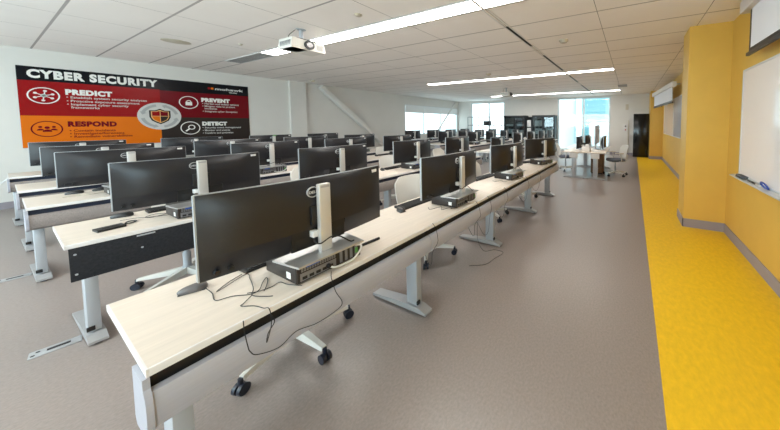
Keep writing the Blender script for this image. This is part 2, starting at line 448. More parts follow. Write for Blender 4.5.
def ic_net(mb, c, r, t0, t1):
    mb.disc(c, r*.2, t0, t1)
    for a in (20, 80, 150, 205, 265, 330):
        q = (c[0]+r*.58*math.cos(math.radians(a)), c[1]+r*.58*math.sin(math.radians(a)))
        mb.disc(q, r*.12, t0, t1, n=14)
        n = Vector((-(q[1]-c[1]), q[0]-c[0])).normalized()*r*.035
        mb.prism([(c[0]+n.x, c[1]+n.y), (q[0]+n.x, q[1]+n.y), (q[0]-n.x, q[1]-n.y), (c[0]-n.x, c[1]-n.y)], t0, t1)
def ic_people(mb, c, r, t0, t1):
    for dx, s, dy in ((-.42, .75, .06), (.42, .75, .06), (0, 1, -.04)):
        x, y = c[0]+dx*r, c[1]+dy*r
        mb.disc((x, y+.2*r), r*.17*s, t0, t1, n=16)
        mb.prism([(x+r*.3*s*math.cos(a), y-.32*r*s+r*.3*s*math.sin(a)) for a in [PI*k/10 for k in range(11)]], t0, t1)
def ic_lock(mb, c, r, t0, t1):
    mb.prism([(c[0]-.34*r, c[1]-.45*r), (c[0]+.34*r, c[1]-.45*r), (c[0]+.34*r, c[1]+.08*r), (c[0]-.34*r, c[1]+.08*r)], t0, t1)
    mb.ring((c[0], c[1]+.1*r), r*.17, r*.27, t0, t1, a0=0, a1=PI, n=14)
    mb.disc((c[0], c[1]-.16*r), .08*r, t0-.001, t0, n=10)
def ic_glass(mb, c, r, t0, t1):
    q = (c[0]+.12*r, c[1]+.12*r); mb.ring(q, r*.26, r*.37, t0, t1, n=24)
    mb.prism([(c[0]-.55*r, c[1]-.42*r), (c[0]-.42*r, c[1]-.55*r), (c[0]-.08*r, c[1]-.2*r), (c[0]-.2*r, c[1]-.08*r)], t0, t1)
icon((.224, 2.018), .152, 'poster_white', ic_net); icon((.229, 1.397), .15, 'poster_maroon', ic_people)
icon((1.968, 2.018), .155, 'poster_white', ic_lock); icon((1.972, 1.389), .16, 'poster_white', ic_glass)
cc = (1.525, 1.67-PZ)
MB().disc(cc, .31, pfront(2), pfront(1), n=56).build('emblem_disc', 'poster_silver', pst, smooth=False, label='pale grey round emblem disc')
for k in range(4):
    a = PI/2*k+.2; mb = MB()
    mb.ring(cc, .22, .27, pfront(3), pfront(2), a0=a, a1=a+1.0, n=12)
    t = a+1.0
    mb.prism([(cc[0]+.195*math.cos(t), cc[1]+.195*math.sin(t)), (cc[0]+.295*math.cos(t), cc[1]+.295*math.sin(t)), (cc[0]+.245*math.cos(t+.25), cc[1]+.245*math.sin(t+.25))], pfront(3), pfront(2))
    mb.build('emblem_arrow', 'poster_arrow', pst, smooth=False)
def shield(s): return [(cc[0]+x*s, cc[1]+y*s) for x, y in ((-.15, .13), (-.07, .13), (0, .17), (.07, .13), (.15, .13), (.15, -.02), (.12, -.1), (.06, -.15), (0, -.185), (-.06, -.15), (-.12, -.1), (-.15, -.02))]
MB().prism(shield(1.), pfront(4), pfront(2)).build('shield', 'poster_black', pst, smooth=False)
MB().prism(shield(.85), pfront(5), pfront(4)).build('shield_border', 'poster_tan', pst, smooth=False)
x, y = cc; t0, t1 = pfront(6), pfront(5)
MB().prism([(x-.112, y+.005), (x-.005, y+.005), (x-.005, y+.12), (x-.05, y+.1), (x-.112, y+.1)], t0, t1).build('shield_quarter', 'poster_red', pst, smooth=False, label='red shield quarter')
MB().prism([(x+.005, y+.005), (x+.112, y+.005), (x+.112, y+.1), (x+.05, y+.1), (x+.005, y+.12)], t0, t1).build('shield_quarter', 'poster_maroon', pst, smooth=False, label='maroon shield quarter')
MB().prism([(x-.112, y-.005), (x-.112, y-.02), (x-.09, y-.078), (x-.04, y-.118), (x-.005, y-.138), (x-.005, y-.005)], t0, t1).build('shield_quarter', 'poster_orange', pst, smooth=False, label='orange shield quarter')
MB().prism([(x+.112, y-.005), (x+.112, y-.02), (x+.09, y-.078), (x+.04, y-.118), (x+.005, y-.138), (x+.005, y-.005)], t0, t1).build('shield_quarter', 'poster_grey', pst, smooth=False, label='grey shield quarter')
tag(pst, 'large cyber security poster in black, red, orange and grey on the left wall', 'poster')

# ------------------------------------------------------------------ desks
ROWN = ['front', 'second', 'third', 'fourth', 'fifth']
FRONT = [1.35, 3.19, 4.94, 6.26, 7.97]
DEPTH = [.64, .69, .69, .72, .69]
BLK = ['', 'far ']
ENDX = [.2, 7.35]
ROWX = [.203, .216, .179, .189, .189]
HT = .73
def add_leg(e, x, y0, d, dark=False):
    """T leg: two-stage column, foot and levelling pads; x, y local"""
    l = MB().box((x-.032, y0+.13, .5), (x+.032, y0+.26, .7), .004).build('leg', 'leg_silver', e)
    MB().box((x-.026, y0+.14, .06), (x+.026, y0+.25, .5), .003).build('column', 'leg_silver', l)
    MB().prism([(y0+.045, .012), (y0+d-.02, .012), (y0+d-.02, .028), (y0+.33, .055), (y0+.12, .055), (y0+.045, .028)], x-.038, x+.038, 'x').build('foot', 'foot_grey', l, smooth=False)
    MB().cyl((x, y0+.08, 0), (x, y0+.08, .013), .02).cyl((x, y0+d-.07, 0), (x, y0+d-.07, .013), .02).build('levelling_pad', 'plastic_black', l)
    MB().box((x-.033, y0+.128, .07), (x+.0, y0+.14, .1), .003).build('cable_clip', 'plastic_black', l)
def make_desk(length, depth, legs, left_end=False, right_end=False, tray='tray_grey', chan='channel_black', felt=False):
    e = empty('desk')
    sk = .012 if left_end else 0            # the row's left end is cut very slightly askew
    MB().prism([(.001, .006), (length-.001, .006), (length-.001, depth), (.001+sk, depth)], .705, HT, 'z').build('tabletop', 'tabletop', e, smooth=False)
    MB().box((0.001, -.002, .703), (length-.001, .006, HT), .002).build('edge_band', 'edge_white', e)
    if left_end: MB().prism([(-.004, -.002), (.001, -.002), (.001+sk, depth), (-.004+sk, depth)], .703, HT, 'z').build('edge_band', 'edge_white', e)
    if felt:
        MB().box((.01, .0, .485), (length-.01, .014, .703), .002).build('modesty_panel', 'felt_black', e, label='black felt modesty panel')
        for bx, bz in ((.03, .53), (.28, .6), (.03, .66), (.6, .6), (.95, .6), (1.22, .53)):
            MB().cyl((bx, -.004, bz), (bx, .001, bz), .006, n=10).build('fixing', 'leg_silver', e)
        MB().box((.26, -.003, .685), (.34, .001, .695)).build('slot_plate', 'leg_silver', e)
    else:
        MB().box((.004, .03, .64), (length-.004, .06, .704)).build('channel', chan, e, smooth=False)
        out = [(.014, .658), (-.006, .652), (-.018, .626), (-.02, .575), (-.012, .535), (.02, .515), (.15, .515)]
        inn = [(.15, .523), (.022, .523), (-.005, .541), (-.012, .578), (-.01, .622), (-.001, .645), (.014, .65)]
        MB().prism(out+inn, .003, length-.003, 'x').build('cable_tray', tray, e)
        cap = out[:-1] + [(.15, .525), (.15, .7), (.012, .7)]
        pr = [(.0, .7), (-.002, .666), (-.014, .652), (-.026, .626), (-.028, .572), (-.018, .527), (.02, .507), (.1, .507), (.115, .53), (.115, .7)]
        if left_end: MB().prism(pr, -.012, .003, 'x').build('end_panel', 'tray_grey', e)
        if right_end: MB().prism(pr, length-.003, length+.012, 'x').build('end_panel', 'tray_grey', e)
    for lx in legs: add_leg(e, lx, 0, depth+.02)
    MB().box((.02, .12, .68), (length-.02, .16, .705)).build('support_beam', 'foot_grey', e, smooth=False)
    return e
DESKS = {}
def desk_label(blk, r, k):
    return 'maple topped desk unit, %s %s the %s %sdesk row' % (POS[k], 'from the left in' if not blk else 'along', ROWN[r], BLK[blk])
protos = {}
def get_desk(key, *a, **kw):
    if key not in protos: protos[key] = make_desk(*a, **kw); return protos[key]
    return copy_tree(protos[key])
for r in range(5):
    for k in range(4):
        kind = 'first' if k == 0 else 'last' if k == 3 else 'mid'
        legs = {'first': (.09 if r < 2 else .05,), 'mid': (.03,), 'last': (.08, 1.2)}[kind]
        if r == 1 and k == 0:
            d = make_desk(1.25, DEPTH[r], legs, left_end=True, felt=True)
            # pop-up power outlet in the top, with its lead
            o = MB().prism([(.13, .17), (.25, .2), (.24, .29), (.12, .26)], .7305, .745, 'z').build('power_outlet', 'plastic_black', d, label='black pop-up power outlet in the tabletop')
            MB().prism([(.15, .2), (.225, .22), (.22, .26), (.145, .24)], .745, .748, 'z').build('socket', 'monitor_recess', o)
            MB().tube(curve_pts([(.245, .25, .74), (.28, .26, .736), (.31, .31, .735), (.28, .34, .735), (.26, .3, .735)]), .004, 6).build('power_lead', 'cable_black', d)
        else:
            d = get_desk((kind, r > 0, round(DEPTH[r], 3)), 1.25, DEPTH[r], legs, kind == 'first', kind == 'last', 'tray_perforated' if r else 'tray_grey', 'channel_blue' if r else 'channel_black')
        d.location = (ROWX[r]+1.25*k, FRONT[r], 0)
        lab = desk_label(0, r, k)
        if r == 1 and k == 0: lab = 'maple topped desk with black felt front panel and pop-up outlet, second row'
        tag(d, lab, 'desk', 'desks in the near rows')
FFRONT = {1: 3.19, 2: 4.94, 3: 6.26, 4: 7.97}
for r in range(1, 5):
    for k in range(4):
        kind = 'first' if k == 0 else 'last' if k == 3 else 'mid'
        legs = {'first': (.1,), 'mid': (.03,), 'last': (.08, 1.2)}[kind]
        d = get_desk((kind, True, round(DEPTH[r], 3)), 1.25, DEPTH[r], legs, kind == 'first', kind == 'last', 'tray_perforated', 'channel_blue')
        d.location = (ENDX[1]+1.25*k, FFRONT[r], 0)
        tag(d, desk_label(1, r, k), 'desk', 'desks in the far rows')
d = get_desk(('single',), 1.1, .69, (.1, 1.0), True, True, 'tray_perforated', 'channel_blue')
d.location = (5.95, 3.19, 0); tag(d, 'short maple topped desk standing alone in the aisle after the second row', 'desk')

# metal cable bracket plates lying on the floor by the legs
def floor_plate(x, y, label):
    e = empty('floor_plate', (x, y, 0), -.12)
    MB().box((-.09, -.045, 0), (.09, .045, .006), .002).build('plate', 'foot_grey', e)
    MB().box((-.03, -.012, .006), (.05, .012, .008)).cyl((-.06, .015, .005), (-.06, .015, .008), .008, n=10).cyl((-.075, -.02, .005), (-.075, -.02, .008), .008, n=10).build('slot', 'port_dark', e, smooth=False)
    tag(e, label, 'floor plate', 'metal plates on the floor by desk legs')
floor_plate(.175, 3.44, 'flat metal cable plate on the floor beside the second row left leg')
floor_plate(.1, 5.36, 'flat metal cable plate on the floor beside the third row left leg')

# ------------------------------------------------------------------ workstations
PW, PB, PT, SAG = .415, .032, .388, .25       # half width, bottom, top (above the stand's underside), curve
def make_monitor():
    e = empty('monitor')
    xs = sorted(set([-PW+2*PW*i/26 for i in range(27)] + [-.1301, -.13, .13, .1301]))
    zs = [PB, PB+.004, PB+.1, PB+.1005, PB+.16, PB+.22, PB+.28, PB+.33, PT-.004, PT]
    def yb(x, z):
        u, v = x/PW, (z-(PB+PT)/2)/((PT-PB)/2)
        t = .02 + .036*max(0, 1-u**4)*max(0, 1-v**4)
        if abs(x) <= .13 and z <= PB+.1001: t -= .02
        return -t + SAG*x*x
    def yf(x, z): return SAG*x*x - .004
    m = MB(); nx, nz = len(xs), len(zs)
    V = [(x, yb(x, z), z) for z in zs for x in xs] + [(x, yf(x, z), z) for z in zs for x in xs]
    N = nx*nz; F = []
    for j in range(nz-1):
        for i in range(nx-1):
            a = j*nx+i
            F.append((a, a+1, a+nx+1, a+nx)); F.append((N+a, N+a+nx, N+a+nx+1, N+a+1))
    for i in range(nx-1):
        F.append((i, N+i, N+i+1, i+1)); a = (nz-1)*nx+i; F.append((a, a+1, N+a+1, N+a))
    for j in range(nz-1):
        a = j*nx; F.append((a, a+nx, N+a+nx, N+a)); a = j*nx+nx-1; F.append((a, N+a, N+a+nx, a+nx))
    m._add(V, F); m.build('back_shell', 'monitor_back', e)
    m = MB(); X2 = [-PW+2*PW*i/24 for i in range(25)]
    def slab(z0, z1, y0, y1, xr):
        p = [(x, SAG*x*x+y0) for x in xr] + [(x, SAG*x*x+y1) for x in reversed(xr)]
        return m.prism(p, z0, z1, 'z')
    slab(PB+.012, PT-.006, -.0035, .002, [x*.985 for x in X2]); m.build('screen', 'screen_black', e)
    m = MB(); slab(PB, PT, -.016, 0., [-PW-.004, -PW]); slab(PB, PT, -.016, 0., [PW, PW+.004]); slab(PT, PT+.003, -.016, 0., [x for x in X2]); m.build('bezel', 'bezel_silver', e)
    # recess with ports, plugs
    MB().box((-.11, -.041, PB+.012), (.11, -.03, PB+.06), .002).build('port_strip', 'monitor_recess', e)
    MB().prism([(-.129, PB+.003), (.129, PB+.003), (.129, PB+.098), (.05, PB+.098), (.05, PB+.2), (-.06, PB+.2), (-.06, PB+.098), (-.129, PB+.098)], -.0405, -.03, 'y').build('port_recess', 'monitor_recess', e, smooth=False)  # shade of the recess put into a darker inset colour
    pl = MB().box((-.05, -.075, PB+.055), (-.022, -.03, PB+.09), .004).build('video_plug', 'cable_white', e)
    MB().tube(curve_pts([(-.036, -.07, PB+.06), (-.05, -.085, PB+.04), (-.03, -.1, PB+.025), (.02, -.1, PB+.04), (.06, -.11, PB+.03), (.11, -.12, .016), (.13, -.125, .013)]), .0035, 6).build('video_cable', 'cable_black', e)
    # logo badge
    c = (-.035, PT-.065); m = MB()
    m.ring(c, .024, .0275, -.0605, -.05, n=28); m.build('logo_ring', 'logo_silver', e)
    text_mesh('logo_text', 'DELL', .019, 'logo_silver', e, (c[0], -.0595, c[1]-.0065), RX, .0004, 1, .002, 'CENTER')
    sa, sb = PW-.07, PW-.028; ya, yc = yb(sa, PT-.035)-.0012, yb(sb, PT-.035)-.0012
    MB().prism([(sa, ya), (sb, yc), (sb, yc+.006), (sa, ya+.006)], PT-.034, PT-.016, 'z').build('sticker', 'sticker', e, smooth=False)
    for bx in (-.375, -.335): MB().cyl((bx, SAG*bx*bx-.05, PB+.03), (bx, SAG*bx*bx-.03, PB+.03), .009, n=14).build('button', 'plastic_black', e)
    # stand
    MB().box((-.028, -.1, .008), (.028, -.068, PT-.024), .006).build('stand_post', 'stand_silver', e)
    MB().box((-.022, -.1005, PT-.044), (.022, -.0995, PT-.032)).build('post_mark', 'foot_grey', e, smooth=False)
    MB().box((-.05, -.07, .15), (.05, -.05, .25), .004).build('mount_head', 'monitor_recess', e)
    MB().prism([(-.16, -.165), (.16, -.165), (.18, .03), (-.18, .03)], 0, .009, 'z').build('stand_base', 'stand_plate', e, smooth=False)
    return e
def make_pc():
    e = empty('desktop_computer')
    MB().box((-.16, 0.004, .004), (.16, .29, .092), .004).build('case', 'pc_case', e)
    rp = MB().box((-.157, -.002, .006), (.157, .004, .09)).build('rear_panel', 'pc_case', e, smooth=False)
    MB().box((-.145, -.004, .012), (.02, -.002, .05)).build('port_plate', 'pc_io', rp, smooth=False)
    v = MB()
    for i in range(14):
        for j in range(3): v.box((-.14+i*.0115, -.004, .056+j*.0095), (-.132+i*.0115, -.002, .063+j*.0095))
    v.build('vent_grid', 'pc_io', rp, smooth=False)
    MB().box((-.12, -.008, .072), (-.06, -.002, .086)).build('port_block', 'port_blue', rp, smooth=False)
    p = MB()
    for i in range(5): p.box((-.137+i*.03, -.006, .018), (-.117+i*.03, -.004, .032))
    p.build('port', 'port_dark', rp, smooth=False)
    p = MB()
    for i in range(4): p.box((.04+i*.028, -.004, .014), (.054+i*.028, -.002, .084))
    p.build('slot_cover', 'pc_io', rp, smooth=False)
    MB().box((.125, -.005, .03), (.14, -.002, .06)).build('audio_port', 'port_green', rp, smooth=False)
    MB().box((-.1615, .05, .02), (-.16, .085, .05)).build('sticker', 'sticker', e, smooth=False)
    MB().cyl((-.02, -.03, .03), (-.02, -.003, .03), .012, n=12).build('power_plug', 'plastic_black', e)
    MB().tube(curve_pts([(-.02, -.028, .03), (.0, -.034, .02), (.05, -.03, .012), (.1, -.034, .02), (.14, -.03, .05), (.15, -.02, .07), (.13, -.002, .075)]), .005, 8).build('patch_cable', 'cable_white', e)
    for fx, fy in ((-.12, .03), (.12, .03), (-.12, .26), (.12, .26)): MB().cyl((fx, fy, 0), (fx, fy, .005), .012, n=10).build('rubber_foot', 'plastic_black', e)
    return e
def make_keyboard():
    e = empty('keyboard')
    MB().prism([(-.065, 0), (.065, 0), (.065, .012), (-.065, .02)], -.22, .22, 'x').build('case', 'plastic_black', e, smooth=False)
    k = MB()
    for r in range(5):
        y = -.052+r*.023; z = .0195 - (y+.065)/.13*.008
        n = 20
        for i in range(n):
            if r == 4 and 4 <= i <= 9: continue
            x = -.21+i*.021; k.box((x, y, z-.002), (x+.0175, y+.019, z+.005))
        if r == 4: k.box((-.21+4*.021, y, z-.002), (-.21+9.8*.021, y+.019, z+.005))
    k.build('keys', 'key_black', e, smooth=False)
    return e
def make_mouse(m='mouse_black'):
    e = empty('mouse')
    b = MB(); n, rings = 20, []
    prof = [(1.0, 0), (1.03, .35), (.93, .7), (.7, .92), (.35, 1.0)]
    for s, h in prof:
        rings.append([b.bm.verts.new((.031*s*math.cos(t)*(1-.12*math.sin(t)), .056*s*math.sin(t), .002+.034*h*(1-.25*s*math.sin(t)))) for t in [2*PI*k/n for k in range(n)]])
    for A, B in zip(rings, rings[1:]):
        for k in range(n): b.bm.faces.new((A[k], A[(k+1) % n], B[(k+1) % n], B[k]))
    b.bm.faces.new(rings[0][::-1]); b.bm.faces.new(rings[-1])
    b.build('shell', m, e)
    MB().cyl((-.004, -.03, .03), (.004, -.03, .03), .008, n=12).build('scroll_wheel', 'plastic_black', e)
    MB().box((-.026, -.05, 0), (.026, .05, .003)).build('base', 'plastic_black', e)
    return e
mon0 = pc0 = kb0 = None
used = {}
def inst(key, mk, loc, rz=0.):
    if key not in used: o = used[key] = mk()
    else: o = copy_tree(used[key])
    o.location = loc; o.rotation_euler = (0, 0, rz); return o
def station(xc, yf, blk, r, k, kb=True, place=None, rz=0., lift=0.):
    where = place or ('%s %s the %s %sdesk row' % (POS[k], 'from the left in' if not blk else 'along', ROWN[r], BLK[blk]))
    c, s = math.cos(rz), math.sin(rz)
    def W(dx, dy, z): return (xc+dx*c-dy*s, yf+dx*s+dy*c, z)
    p = inst('pc', make_pc, W(0.006, .06, HT), rz)
    tag(p, 'black desktop computer, ' + where, 'computer', 'desktop computers under the monitors')
    m = inst('mon', make_monitor, W(0, .185, HT+.092), rz + .0)
    tag(m, 'black curved widescreen monitor, ' + where, 'monitor', 'curved monitors on the desks')
    if kb:
        q = inst('kb', make_keyboard, W(-.16+random.uniform(-.02, .02), .5, HT), rz + PI + random.uniform(-.06, .06))
        tag(q, 'black keyboard, ' + where, 'keyboard', 'keyboards on the desks')
        q = inst('mouse', make_mouse, W(-.42, .46+random.uniform(-.03, .03), HT), rz + PI + random.uniform(-.5, .2))
        tag(q, 'dark computer mouse, ' + where, 'mouse', 'computer mice on the desks')
    return m
CXR = [[.785, 2.02, 3.26, 4.615], [.832, 2.015, 3.313, 4.6], [.756, 2.008, 3.267, 4.53], [.757, 1.985, 3.205, 4.455], [.767, 1.985, 3.27, 4.49]]
TURN = {(0, 3): -.42, (0, 2): -.12}
for r in range(5):
    for k in range(4):
        if r == 0 and k == 0:
            station(CXR[r][k], FRONT[r], 0, r, k, kb=False)
            q = inst('kb', make_keyboard, (.79, 1.83, HT), PI+.03); tag(q, 'black keyboard, first from the left in the front desk row', 'keyboard', 'keyboards on the desks')
            q = make_mouse('mouse_grey'); q.location = (.405, 1.8, HT); q.rotation_euler = (0, 0, 1.15); q.scale = (.82, .82, .82)
            tag(q, 'large grey mouse at the left end of the front desk row', 'mouse', 'computer mice on the desks')
        else:
            station(CXR[r][k], FRONT[r], 0, r, k, kb=(r < 3 and (k > 0 or r == 0)), rz=TURN.get((r, k), 0))
q = inst('kb', make_keyboard, (.84, 3.76, HT), PI-.03); tag(q, 'black keyboard, first from the left in the second desk row', 'keyboard', 'keyboards on the desks')
q = inst('mouse', make_mouse, (.5, 3.765, HT), 1.2); tag(q, 'dark computer mouse, first from the left in the second desk row', 'mouse', 'computer mice on the desks')
q = inst('mouse', make_mouse, (.45, 5.48, HT), 1.3); tag(q, 'dark computer mouse at the left end of the third desk row', 'mouse', 'computer mice on the desks')
q = inst('mouse', make_mouse, (.61, 5.5, HT), 1.5); tag(q, 'dark computer mouse tucked by the first monitor of the third desk row', 'mouse', 'computer mice on the desks')
FX = [7.95, 9.2, 10.45, 11.7]
for r in range(1, 5):
    for k in range(4): station(FX[k], FFRONT[r], 1, r, k, kb=(r == 1))
m = inst('mon', make_monitor, (6.52, 3.19+.2, HT)); tag(m, 'black curved monitor standing low on the short desk after the second row', 'monitor', 'curved monitors on the desks')
# white tags / green camera on two posts
tag(MB().box((3.285-.03, FRONT[4]+.09, HT+.092+.364), (3.285+.03, FRONT[4]+.125, HT+.092+.385), .003).build('webcam', 'port_green'), 'small green gadget on the monitor post, third in the fifth desk row', 'gadget')

# ------------------------------------------------------------------ loose cables
def cable(pts, label, r=.0017, m='cable_black', n=8):
    return tag(MB().tube(curve_pts(pts, n), r, 6).build('cable', m), label, 'cable')
zt = HT+.0032
cable([(.43, 1.745, zt+.012), (.435, 1.69, zt), (.423, 1.607, zt), (.465, 1.58, zt), (.506, 1.526, zt), (.535, 1.52, zt+.004), (.575, 1.59, zt), (.60, 1.62, zt), (.592, 1.585, zt), (.56, 1.52, zt+.003), (.545, 1.5, zt)],
      'black mouse lead tangled on the front row desktop left of the computer')
cable([(.56, 1.77, zt), (.5, 1.735, zt), (.45, 1.69, zt), (.47, 1.69, zt+.003), (.57, 1.75, zt), (.56, 1.68, zt), (.53, 1.56, zt+.004), (.505, 1.5, zt+.004), (.53, 1.445, zt), (.545, 1.42, zt)],
      'black keyboard lead crossing the front row desktop below the curved monitor')
cable([(.5, 1.535, zt+.006), (.53, 1.51, zt+.004), (.575, 1.505, zt), (.61, 1.515, zt), (.618, 1.46, zt), (.64, 1.385, zt+.002)],
      'black lead running from the tangle to the front computer')
cable([(.505, 1.5, zt+.006), (.47, 1.475, zt), (.455, 1.46, zt), (.48, 1.41, zt), (.49, 1.36, zt), (.5, 1.338, HT), (.497, 1.316, .68), (.48, 1.306, .63), (.475, 1.306, .618), (.482, 1.308, .65), (.505, 1.312, .68), (.5, 1.32, .71)],
      'black cable looping over the front desk edge below the first monitor')
cable([(.418, 1.33, .74), (.418, 1.325, .7), (.42, 1.308, .645), (.425, 1.305, .62), (.445, 1.304, .592), (.514, 1.306, .565), (.576, 1.305, .588), (.66, 1.306, .565), (.751, 1.306, .568), (.775, 1.305, .592), (.75, 1.312, .66), (.745, 1.335, .725), (.77, 1.38, zt+.002)],
      'long black cable sagging across the front of the first desk tray')
cable([(1.02, 1.505, zt+.004), (1.08, 1.5, zt+.004), (1.14, 1.494, zt+.004)], 'thick black cable end lying on the desktop right of the front computer', .009)
def drop(x, label, z1=.5, dx=.06, kinks=0):
    y = 1.30
    cable([(x, 1.352, HT+.004), (x, 1.34, HT+.002), (x+.005, 1.318, .69), (x, y, .64), (x-.01, y-.006, .6), (x-dx, y-.002, .55), (x-dx*.6, y+.03, z1), (x+.01, y+.1, z1-.05), (x+.05, y+.2, z1+.04)], label)
drop(1.49, 'black cable hanging down the tray by the first desk seam', .45)
drop(2.1, 'black cable dangling below the second monitor of the front row', .44, .1)
drop(2.32, 'black cable looping under the tray right of the second front monitor', .36, .03)
drop(2.72, 'black cable dropping over the tray at the second desk seam', .42, .08)
drop(3.42, 'black cable dangling below the third monitor of the front row', .42, .06)
drop(3.95, 'black cable hanging at the third desk seam of the front row', .45, .05)
cable([(2.2, 1.5, .004), (2.3, 1.36, .004), (2.45, 1.33, .004), (2.6, 1.3, .004), (2.62, 1.42, .004), (2.5, 1.5, .03), (2.4, 1.52, .2), (2.32, 1.47, .45)], 'black cable trailing on the floor beside the second front row foot')
cable([(.47, 3.62, zt), (.55, 3.6, zt), (.6, 3.52, zt), (.68, 3.55, zt), (.64, 3.62, zt), (.58, 3.56, zt), (.7, 3.47, zt)], 'thin black lead curled on the second row desktop before the keyboard')
cable([(.37, 5.3, zt), (.45, 5.3, zt), (.52, 5.26, zt), (.6, 5.3, zt), (.66, 5.24, zt), (.7, 5.3, zt), (.62, 5.33, zt)], 'pale lead curled on the third row desktop below its monitor', .003, 'ceiling_fitting')
cable([(1.78, 1.66, zt), (1.74, 1.6, zt), (1.84, 1.56, zt), (1.78, 1.5, zt), (1.9, 1.46, zt+.004), (1.84, 1.45, zt), (1.88, 1.4, zt)], 'black leads bunched left of the second computer in the front row')
cable([(3.0, 1.66, zt), (2.97, 1.6, zt), (3.06, 1.56, zt), (3.0, 1.5, zt), (3.12, 1.46, zt)], 'black leads bunched left of the third computer in the front row')
cable([(.2, 8.33, .7), (.13, 8.3, .6), (.1, 8.25, .56), (.05, 8.3, .55), (.09, 8.2, .62), (.16, 8.2, .66), (.2, 8.22, .7)], 'pale cable loop hanging off the left end of the fifth row', .006, 'cable_white')

# ------------------------------------------------------------------ chairs
def make_chair(arms=False):
    e = empty('office_chair')
    n = 5
    for k in range(n):
        a = 2*PI*k/n + PI/2
        d = Vector((math.cos(a), math.sin(a), 0)); q = Vector((-d.y, d.x, 0))
        m = MB()
        P0, P1 = d*.03, d*.32
        sec = lambda p, w, z0, z1: [tuple(p+q*w+Vector((0,0,z0))), tuple(p-q*w+Vector((0,0,z0))), tuple(p-q*w*.7+Vector((0,0,z1))), tuple(p+q*w*.7+Vector((0,0,z1)))]
        m._add(sec(P0, .028, .085, .14) + sec(P1, .018, .078, .098), [(3,2,1,0),(4,5,6,7),(0,1,5,4),(1,2,6,5),(2,3,7,6),(3,0,4,7)])
        lg = m.build('base_leg', 'chair_frame', e, smooth=False)
        c = d*.325
        MB().cyl(c+q*.026+Vector((0,0,.03)), c+q*.006+Vector((0,0,.03)), .03, n=18).cyl(c-q*.006+Vector((0,0,.03)), c-q*.026+Vector((0,0,.03)), .03, n=18).cyl(c+Vector((0,0,.03)), c+Vector((0,0,.09)), .012, n=10).build('caster', 'caster_dark', lg)
    MB().cyl((0,0,.08), (0,0,.15), .034).cyl((0,0,.15), (0,0,.28), .026).cyl((0,0,.28), (0,0,.41), .018).build('gas_column', 'leg_silver', e)
    MB().box((-.11, -.13, .395), (.11, .15, .425), .01).build('tilt_mechanism', 'plastic_black', e)
    s = MB(); N = 8
    # seat pad: rounded square with waterfall front
    prof = [(.93, .428), (1.0, .44), (1.0, .465), (.95, .48), (.6, .486)]
    rings = []
    for sc, z in prof:
        ring = []
        for k in range(32):
            t = 2*PI*k/32; ct, st = math.cos(t), math.sin(t); rr = (abs(ct)**5+abs(st)**5)**(-1/5)
            x, y = .235*sc*rr*ct, .225*sc*rr*st
            ring.append(s.bm.verts.new((x, y, z - .03*max(0, (-y-.15)/.08)**2)))
        rings.append(ring)
    for A, B in zip(rings, rings[1:]):
        for k in range(32): s.bm.faces.new((A[k], A[(k+1) % 32], B[(k+1) % 32], B[k]))
    s.bm.faces.new(rings[0][::-1]); s.bm.faces.new(rings[-1]); s.build('seat', 'chair_seat', e)
    # back shell: curved, rounded corners
    b = MB(); nx, nz = 14, 10; V = []
    def hw(z):
        u = (z-.5)/.38
        return .2 + .03*math.sin(PI*min(1, u*.9)) - (.055*max(0, (u-.86)/.14)**2) - .05*max(0, (.15-u)/.15)**2
    for off in (0, .014):
        for j in range(nz+1):
            z = .5+.38*j/nz
            for i in range(nx+1):
                x = hw(z)*(2*i/nx-1)
                V.append((x, .235 + .09*((z-.5)/.38)**1.5*.8 - .9*x*x + off, z - .03*(abs(x)/.23)**4*(1 if j > nz-2 else 0)))
    F = []; NN = (nx+1)*(nz+1)
    for j in range(nz):
        for i in range(nx):
            a = j*(nx+1)+i; F += [(a, a+1, a+nx+2, a+nx+1), (NN+a, NN+a+nx+1, NN+a+nx+2, NN+a+1)]
    for i in range(nx):
        F.append((i, NN+i, NN+i+1, i+1)); a = nz*(nx+1)+i; F.append((a, a+1, NN+a+1, NN+a))
    for j in range(nz):
        a = j*(nx+1); F.append((a, a+nx+1, NN+a+nx+1, NN+a)); a += nx; F.append((a, NN+a, NN+a+nx+1, a+nx+1))
    b._add(V, F); b.build('backrest', 'chair_white', e)
    for sx in (-1, 1):
        MB().tube(curve_pts([(sx*.1, .05, .41), (sx*.13, .2, .41), (sx*.14, .26, .46), (sx*.14, .272, .62)]), .014, 8).build('back_support', 'chair_frame', e)
    if arms:
        for sx in (-1, 1):
            am = MB().tube(curve_pts([(sx*.12, .06, .415), (sx*.25, .06, .43), (sx*.27, .05, .52), (sx*.27, .03, .65)]), .014, 8).build('armrest', 'chair_frame', e)
            MB().box((sx*.27-.035, -.13, .65), (sx*.27+.035, .11, .675), .01).build('arm_pad', 'plastic_black' if False else 'beige_plastic', am)
    return e
def chair(x, y, rz, label, arms=False):
    o = inst('chair%d' % arms, lambda: make_chair(arms), (x, y, 0), rz)
    return tag(o, label, 'chair', 'office chairs at the desks')
chair(.885, 2.03, -.593, 'white backed office chair behind the first front row monitor')
chair(2.2, 2.09, -.2, 'white backed office chair between the first two front row monitors')
chair(3.55, 2.05, .15, 'white backed office chair at the third front row place')
chair(4.72, 1.98, -.1, 'white backed office chair at the right end of the front row')
chair(.83, 3.79, -.38, 'office chair under the felt fronted desk in the second row')
chair(2.1, 3.95, .1, 'white backed office chair at the second place of the second row')
chair(3.48, 3.98, -.1, 'white backed office chair at the third place of the second row')
chair(5.0, 4.03, .1, 'white backed office chair at the right end of the second row')
for i, x in enumerate((8.25, 9.5, 10.75, 11.9)):
    chair(x, 3.98, .1*i-.1, 'white backed office chair, %s along the second far desk row' % POS[i])
